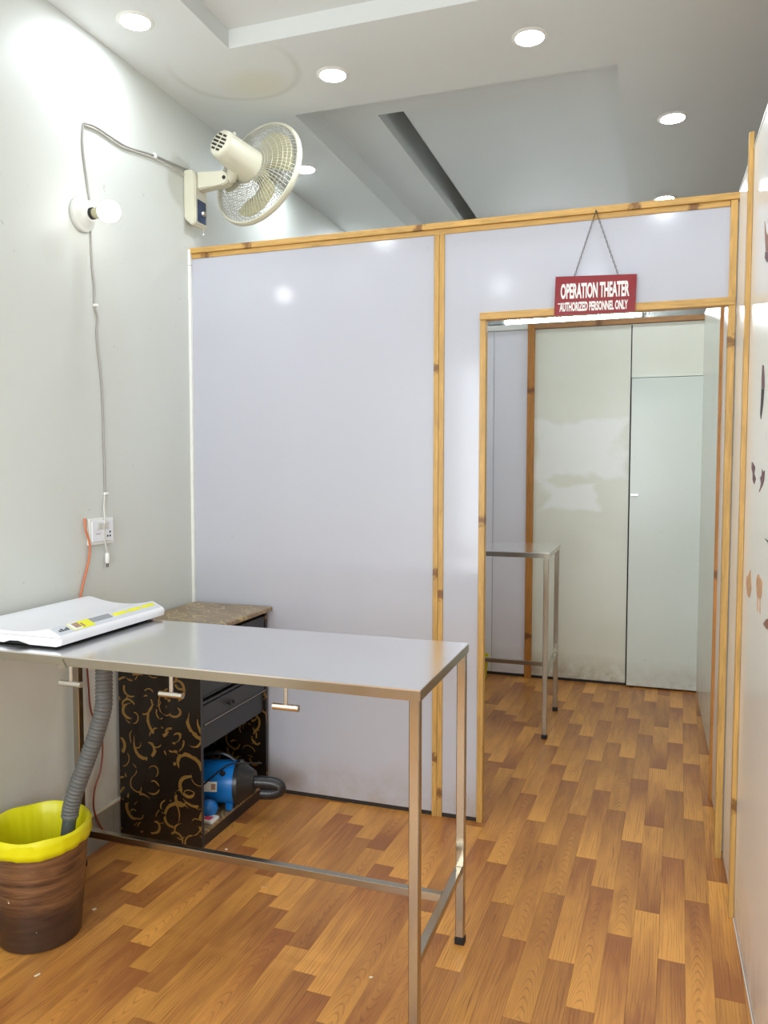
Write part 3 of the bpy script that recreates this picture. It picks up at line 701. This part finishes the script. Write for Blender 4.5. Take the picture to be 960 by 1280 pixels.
for z0, z1 in ((.474, .548), (.582, .680), (.690, .806)):
    dr = obj('drawer', box(CX0+.05, CX1-.002, CY0+.022, CY1-.022, z0, z1, .0015, 1), M_drawer, t)
    obj('drawer_lip', box(CX1-.0015, CX1+.003, CY0+.022, CY1-.022, z0, z0+.004), M_leg if z0 < .5 else M_drawer, dr)
    for dy in (-.012, .016):
        ky = (CY0+CY1)/2-.06+dy; kz = (z0+z1)/2
        bm = bmesh.new(); lathe(bm, [(.004, CX1-.0015), (.004, CX1+.006), (.009, CX1+.010), (.010, CX1+.015), (.006, CX1+.019), (0, CX1+.020)], 14, Matrix.Translation((0, ky, kz)) @ Matrix.Rotation(PI/2, 4, 'Y')); obj('knob', bm, M_cabblack, dr, True)
obj('edge_strip', box(CX1-.0005, CX1+.0012, CY0+.001, CY0+.017, .002, CH-.002), M_drawer, t)

# ------------------------------------------------------------------ blue dryer on the cabinet shelf
DA = Vector((.965, .262, 0)).normalized(); DC = Vector((.395, -.285, .158))
sx = DA.cross(Vector((0,0,1))).normalized(); sy = DA.cross(sx).normalized()
DM = Matrix((sx, sy, DA)).transposed().to_4x4(); DM.translation = DC
t = thing('pet_dryer', 'blue cylindrical blower dryer with black nozzle lying on the cabinet shelf', 'dryer', (DC.x-.1, DC.y, .056))
bm = bmesh.new(); lathe(bm, [(0,-.255),(.05,-.252),(.072,-.235),(.083,-.20),(.086,-.10),(.086,-.006),(.080,.0),(0,.0)], 40, DM); body = obj('body', bm, M_blue, t, True)
bm = bmesh.new(); lathe(bm, [(.0865,-.014),(.0895,-.012),(.0895,.004),(.082,.010),(.068,.030),(.052,.052),(.045,.062),(0,.062)], 40, DM); obj('nose_cone', bm, M_cabblack, t, True)
for z in (-.035, -.19):
    for s in (-1, 1):
        c = DM @ Vector((s*.045, 0, z)); obj('foot', box(c.x-.014, c.x+.014, c.y-.010, c.y+.010, .0565, DC.z-.068, .003, 1), M_blue, t)
bm = bmesh.new(); pts = smooth_path([DM @ Vector(p) for p in ((-.0,.0,-.19),)] + [], 1) if False else smooth_path([DC+Vector((0,0,.087))+DA*(-.20), DC+Vector((0,0,.112))+DA*(-.15), DC+Vector((0,0,.116))+DA*(-.07), DC+Vector((0,0,.089))+DA*(-.022)], 6)
tube(bm, pts, .007, 8); obj('carry_handle', bm, M_cabblack, t, True)
# label, brand plate and knob on the side that faces out
def on_body(a, z, r=.0868): return DM @ Vector((r*math.cos(a), r*math.sin(a), z))
def curved(a0, a1, z0, z1, r0, r1, mat, name, par):
    bm = bmesh.new(); n = 6; g = [[[bm.verts.new(on_body(a0+(a1-a0)*i/n, z, r)) for i in range(n+1)] for z in (z0, z1)] for r in (r0, r1)]
    for L in g:
        for i in range(n): bm.faces.new((L[0][i], L[0][i+1], L[1][i+1], L[1][i]))
    for j in (0, 1):
        for i in range(n): bm.faces.new((g[0][j][i], g[0][j][i+1], g[1][j][i+1], g[1][j][i]))
    for i in (0, n): bm.faces.new((g[0][0][i], g[0][1][i], g[1][1][i], g[1][0][i]))
    return obj(name, bm, mat, par)
# sx points towards -Y side (viewer), so angle 0 faces the camera side
fs = 0.0
lb = curved(fs-.35, fs+.12, -.135, -.075, .0863, .0868, M_white, 'label', body); curved(fs-.25, fs+.02, -.098, -.080, .0869, .0872, M_photo, 'label_picture', body)
bm = bmesh.new(); lathe(bm, [(0,.0),(.012,.0),(.011,.008),(0,.009)], 14, Matrix.Translation(on_body(fs-.75, -.055, .086)) @ Matrix.Rotation(PI/2, 4, 'X')); obj('switch_knob', bm, M_black, body, True)
# bent ribbed nozzle hose
hp = smooth_path([DC+DA*.050, DC+DA*.085, DC+DA*.120+Vector((0,0,-.002)), DC+DA*.150+Vector((0,0,-.008)), DC+DA*.166+Vector((0,0,-.020)), DC+DA*.160+Vector((0,0,-.036)), DC+DA*.130+Vector((0,0,-.046)), DC+DA*.085+Vector((0,0,-.046))], 8)
rr = [.026+.0006*math.sin(i*2.1) for i in range(len(hp))]
bm = bmesh.new(); tube(bm, hp, rr, 18); obj('nozzle_hose', bm, M_cabblack, t, True)
# power lead over the body
bm = bmesh.new(); tube(bm, smooth_path([on_body(.1, -.16, .094), on_body(-.5, -.10, .094), on_body(-1.1, -.04, .095), on_body(-1.2, .02, .098), DC+DA*.075+Vector((0,.02,.072)), DC+DA*.01+Vector((-.01,.16,.02))], 6), .0035, 6); obj('power_lead', bm, M_black, t, True)

o = None
t = thing('pouch', 'blue rounded pouch on the cabinet shelf in front of the dryer', 'pouch', (.335, -.43, .056))
bm = bmesh.new(); bmesh.ops.create_uvsphere(bm, u_segments=20, v_segments=12, radius=1, matrix=Matrix.Translation((.325, -.425, .0925)) @ Matrix.Rotation(.5, 4, 'Z') @ Matrix.Diagonal((.042, .03, .036, 1)))
obj('pouch_body', bm, M_blue, t, True)
bm = bmesh.new(); tube(bm, [(.300,-.442,.121),(.325,-.426,.1295),(.350,-.410,.121)], .0022, 6); obj('seam', bm, M_navy, t, True)
t = thing('packet', 'small white and red packet lying at the shelf edge', 'packet', (.352, -.455, .056))
bm = box(.325, .378, -.48, -.425, .0563, .072, .003, 1); obj('wrapper', bm, M_white, t)
obj('red_print', box(.332, .366, -.476, -.446, .0721, .0727), simple('pink_red_print', (214, 70, 84), .4), t)

# ------------------------------------------------------------------ waste bin, liner, drain hose
BC = Vector((.195, -1.195, 0)); BH = .352
t = thing('waste_bin', 'round wood-print waste bin with a yellow bag, left foreground', 'bin', BC)
BMx = Matrix.Translation(BC)
bm = bmesh.new(); lathe(bm, [(0, .002), (.112, .0), (.120, .006), (.1215, .02), (.1300, .12), (.1375, .22), (.1435, .30), (.147, BH-.004), (.149, BH), (.145, BH), (.139, BH-.04), (.128, .10), (.117, .012), (0, .012)], 48, BMx)
bmesh.ops.remove_doubles(bm, verts=list(bm.verts), dist=1e-5); obj('bucket', bm, M_bin, t, True)
bm = bmesh.new(); n = 120; rows = []
def hem(a):   # depth of the folded-over skirt: long at the front left, short at the back
    return .050+.022*math.cos(a-(-2.35))+.014*math.sin(2.2*a+.6)+.003*math.sin(5*a)
def wr_(a, s): return .0022*math.sin(17*a+3*s)+.0016*math.sin(31*a+1.3)
prof_in = [(.100, .10), (.118, .16), (.131, .25), (.140, .32), (.1455, BH+.002)]
for k in range(n):
    a = 2*PI*k/n; row = []
    for i, (r, z) in enumerate(prof_in):
        s = 1-i/len(prof_in); r2 = r-.010*s*abs(math.sin(4*a+.5))-.004*abs(wr_(a, i))/.0022*s
        row.append((r2, z))
    row.append((.1485, BH+.006+.002*math.sin(7*a)))
    h_ = hem(a)
    for f in (.12, .35, .65, 1.0):
        z = BH+.003-h_*f; rb = .1435+(.149-.1435)*max(0, (z-.30))/.052
        row.append((rb+.0065+.004*f+wr_(a, f)*f*.5, z))
    rows.append([bm.verts.new((BC.x+r*math.cos(a), BC.y+r*math.sin(a), z)) for r, z in row])
m_ = len(rows[0])
for k in range(n):
    A, B2 = rows[k], rows[(k+1) % n]
    for i in range(m_-1): bm.faces.new((A[i], B2[i], B2[i+1], A[i+1]))
bm.faces.new([rows[k][0] for k in range(n)])
o = obj('bag_liner', bm, M_yellow, t, True)
md = o.modifiers.new('thickness', 'SOLIDIFY'); md.thickness = .0006
hp = [at(130, 826, 'Y', -1.10), at(130, 842, 'Y', -1.10), at(130, 865, 'Y', -1.105), at(129, 886, 'Y', -1.11), at(120, 918, 'Y', -1.12), at(108, 952, 'Y', -1.135), at(96, 984, 'Y', -1.15), at(89, 1008, 'Y', -1.155), at(87, 1022, 'Y', -1.158)]
hp[0].z = min(hp[0].z, .898)
sp = smooth_path(hp, 16)
t = thing('drain_hose', 'grey corrugated drain hose hanging from the steel table into the bin', 'hose', sp[-1])
# resample evenly and ripple the radius
d = [0.0]
for a, b in zip(sp, sp[1:]): d.append(d[-1]+(b-a).length)
N = 232; even = []; j = 0
for i in range(N+1):
    s = d[-1]*i/N
    while j < len(d)-2 and d[j+1] < s: j += 1
    f = (s-d[j])/max(1e-9, d[j+1]-d[j]); even.append(sp[j].lerp(sp[j+1], f))
PITCH_ = .0118
rr = [.0228+.0042*(abs(math.sin(PI*(d[-1]*i/N)/PITCH_))**.7) for i in range(N+1)]
bm = bmesh.new(); tube(bm, even, rr, 16); obj('corrugated_pipe', bm, M_hose, t, True)
bm = bmesh.new(); tube(bm, [even[-1]-Vector((0,0,.001)), even[-1]+(even[-1]-even[-12]).normalized()*.07], .021, 16); obj('cuff', bm, M_hosecuff, t, True)

# ------------------------------------------------------------------ yellow bag in the inner room
t = thing('bucket', 'small yellow bucket by the rear partition, mostly hidden by the door frame', 'bucket', (.86, 2.17, 0))
bm = bmesh.new(); lathe(bm, [(0, .0005), (.075, .0005), (.078, .01), (.092, .155), (.097, .16), (.097, .166), (.090, .166), (.074, .012), (0, .012)], 28, Matrix.Translation((.862, 2.17, 0)))
bmesh.ops.remove_doubles(bm, verts=list(bm.verts), dist=1e-5); obj('pail', bm, M_yellow, t, True)
bm = bmesh.new(); tube(bm, smooth_path([(.862-.095, 2.17, .158), (.862-.07, 2.10, .12), (.862, 2.068, .105), (.862+.07, 2.10, .12), (.862+.095, 2.17, .158)], 6), .002, 6); obj('handle', bm, M_chrome, t, True)

# ------------------------------------------------------------------ hanging sign
t = thing('door_sign', 'red operation theater sign hanging on a chain over the doorway', 'sign', (1.773, -.02, 2.04))
sy0 = -.020
bm = bmesh.new(); prism(bm, [(1.6225, 2.040), (1.9185, 2.040), (1.9225, 2.176), (1.6265, 2.188)], 'Y', sy0-.004, sy0)
plate = obj('sign_board', bm, M_red, t)
def text(s, x0, x1, z0, z1, bold):
    cu = bpy.data.curves.new('lettering', 'FONT'); cu.body = s; cu.offset = bold; cu.extrude = .01; cu.resolution_u = 3; cu.space_character = 1.0
    ob = bpy.data.objects.new('lettering_tmp', cu); COL.objects.link(ob)
    bpy.context.view_layer.update(); dg = bpy.context.evaluated_depsgraph_get()
    me = bpy.data.meshes.new_from_object(ob.evaluated_get(dg)); bpy.data.objects.remove(ob); bpy.data.curves.remove(cu)
    bm = bmesh.new(); bm.from_mesh(me); bpy.data.meshes.remove(me)
    xs = [v.co.x for v in bm.verts]; ys = [v.co.y for v in bm.verts]; a, b, c, d_ = min(xs), max(xs), min(ys), max(ys)
    for v in bm.verts:
        u = (v.co.x-a)/(b-a); h_ = (v.co.y-c)/(d_-c); zz = v.co.z
        v.co = (x0+(x1-x0)*u, sy0-.0042-(.0008 if zz > 0 else 0), z0+(z1-z0)*h_-.008*(u-.5)*.6)
    return obj('lettering', bm, M_letter, t)
text('OPERATION THEATER', 1.6465, 1.8965, 2.099, 2.157, .035)
text('AUTHORIZED PERSONNEL ONLY', 1.643, 1.892, 2.052, 2.087, .035)
bm = bmesh.new(); prism(bm, [(1.636, 2.083), (1.668, 2.081), (1.668, 2.0845), (1.636, 2.087)], 'Y', sy0-.005, sy0-.0042); obj('scratch', bm, M_letter, plate)
nail = Vector((1.772, -.022, 2.420))
bm = bmesh.new(); tube(bm, [(1.772, -.0102, 2.420), (1.772, -.030, 2.421)], .0022, 8); obj('nail', bm, M_chain, t)
for ex in (1.696, 1.856):
    a = nail; b = Vector((ex, sy0-.002, 2.186-(ex-1.6265)*.04)); bm = bmesh.new(); n = 26; dirv = (b-a).normalized(); s1 = dirv.cross(Vector((0,1,0))).normalized()
    for i in range(n):
        c = a.lerp(b, (i+.5)/n); side = s1 if i % 2 == 0 else Vector((0,1,0))
        L_ = (b-a).length/n*.62
        tube(bm, [c+dirv*(L_*math.cos(2*PI*k/8))+side*(.0030*math.sin(2*PI*k/8)) for k in range(8)], .0009, 4, closed=True)
    obj('chain', bm, M_chain, t, True)

# ------------------------------------------------------------------ wall stickers on the right partition
def blob(pts_uv, mat, name, lift=.0008, par=None):
    P = [at(u, v, 'X', XR-.0003) for u, v in pts_uv]
    bm = bmesh.new(); prism(bm, [(q.y, q.z) for q in P], 'X', XR-.0003-lift, XR-.0003); return obj(name, bm, mat, par)
M_st1 = simple('brown_sticker_print', (150, 110, 92), .5, var=.5, scale=70); M_st2 = simple('black_sticker_print', (44, 38, 40), .5, var=.4, scale=50)
M_st3 = simple('mauve_sticker_print', (110, 78, 84), .5, var=.5, scale=80); M_st4 = simple('tan_sticker_print', (206, 160, 118), .5, var=.35, scale=60)
def sticker(name, label, cat, parts):
    q = at(*parts[0][1][0], 'X', XR); t = thing(name, label, cat, q, 'animal stickers on the right partition')
    for nm, pts, mat in parts: blob(pts, mat, nm, .0008, t)
sticker('wall_sticker', 'brown and mauve sticker highest on the right partition, cut by the photo edge', 'sticker', [
    ('upper_print', [(956,276),(957.5,290),(961,296),(975,290),(975,318),(957.5,314),(956.5,300)], M_st1), ('lower_print', [(957,314.5),(975,318.5),(975,330),(958,327),(956,322)], M_st3)])
sticker('wall_sticker', 'tall slim black dagger-shaped sticker on the right partition', 'sticker', [
    ('head_print', [(953.2,456),(955,457),(955,462),(955.6,474),(955.8,485),(952,485),(952.2,474),(952.8,462)], M_st3), ('blade_print', [(952,485.5),(955.4,485.5),(953.8,506),(951.2,524),(950.4,518),(951.4,500)], M_st2)])
sticker('wall_sticker', 'small dark mauve sticker just right of the pine batten', 'sticker', [
    ('body_print', [(940,577),(942,580),(944,584),(942.8,592),(944.8,598),(943,605),(940.8,600),(941,592),(939.6,585)], M_st3)])
sticker('wall_sticker', 'small grey-brown bird-like sticker beside the dark mauve one', 'sticker', [
    ('body_print', [(952.5,586),(954,590),(956,588),(955,600),(953.5,606),(949,615),(951.5,604),(950,597),(952.4,594)], M_st3)])
sticker('wall_sticker', 'little black wedge sticker at the photo edge above the tan ones', 'sticker', [
    ('body_print', [(956,673),(961,676),(972,672),(972,680),(960,678)], M_st2)])
sticker('wall_sticker', 'tan animal sticker nearest the pine batten', 'sticker', [
    ('body_print', [(933.2,722),(936,718),(938,712),(938.6,716),(939.4,735),(938,742),(936.6,747),(934.4,744),(933,732)], M_st4)])
sticker('wall_sticker', 'tan long-legged animal sticker second from the pine batten', 'sticker', [
    ('body_print', [(946,722),(948,717),(950,722),(953,727),(952.6,740),(951,748),(946.6,746),(945.4,732)], M_st4), ('leg_print', [(946.8,746.5),(947.8,746.5),(947.4,764),(946.6,764)], M_st4), ('leg_print', [(949.6,748),(950.6,748),(950.4,768),(949.6,768)], M_st4)])
sticker('wall_sticker', 'pale brown sticker lowest at the photo edge of the right partition', 'sticker', [
    ('body_print', [(954,780),(958,774),(970,772),(970,790),(958,786)], M_st1)])

# ------------------------------------------------------------------ scraps on the floor
def scrap(u, v, lab, L, W, rz, mat):
    q = at(u, v, 'Z', 0); bm = bmesh.new(); n = 8; pts = [(L*math.cos(2*PI*k/n)*(1-.2*(k % 3 == 0)), W*math.sin(2*PI*k/n)) for k in range(n)]
    top = [bm.verts.new((x, y, .0016+.0022*abs(x)/L)) for x, y in pts]; bot = [bm.verts.new((x, y, .0003)) for x, y in pts]
    bm.faces.new(top); bm.faces.new(bot[::-1])
    for k in range(n): bm.faces.new((bot[k], bot[(k+1) % n], top[(k+1) % n], top[k]))
    bmesh.ops.rotate(bm, matrix=Matrix.Rotation(rz, 3, 'Z'), verts=list(bm.verts))
    o = obj('floor_scrap', bm, mat); o.location = (q.x, q.y, 0); tag(o, lab, 'scrap')
M_scrap = simple('pale_scrap', (226, 214, 186), .6); M_tan = simple('tan_scrap', (204, 152, 92), .6)
scrap(331, 1109, 'tan leaf-like scrap on the floor under the steel table', .016, .006, .3, M_tan)
scrap(118, 1137, 'white crumb on the floor right of the bin', .008, .005, .8, M_scrap)
scrap(47, 1219, 'white paper shred on the floor below the bin', .010, .003, 1.2, M_scrap)
scrap(283, 1062, 'small pale crumb on the floor by the cabinet foot', .006, .004, .0, M_scrap)
scrap(464, 1222, 'tiny white speck on the floor left of the table leg', .006, .003, .4, M_scrap)
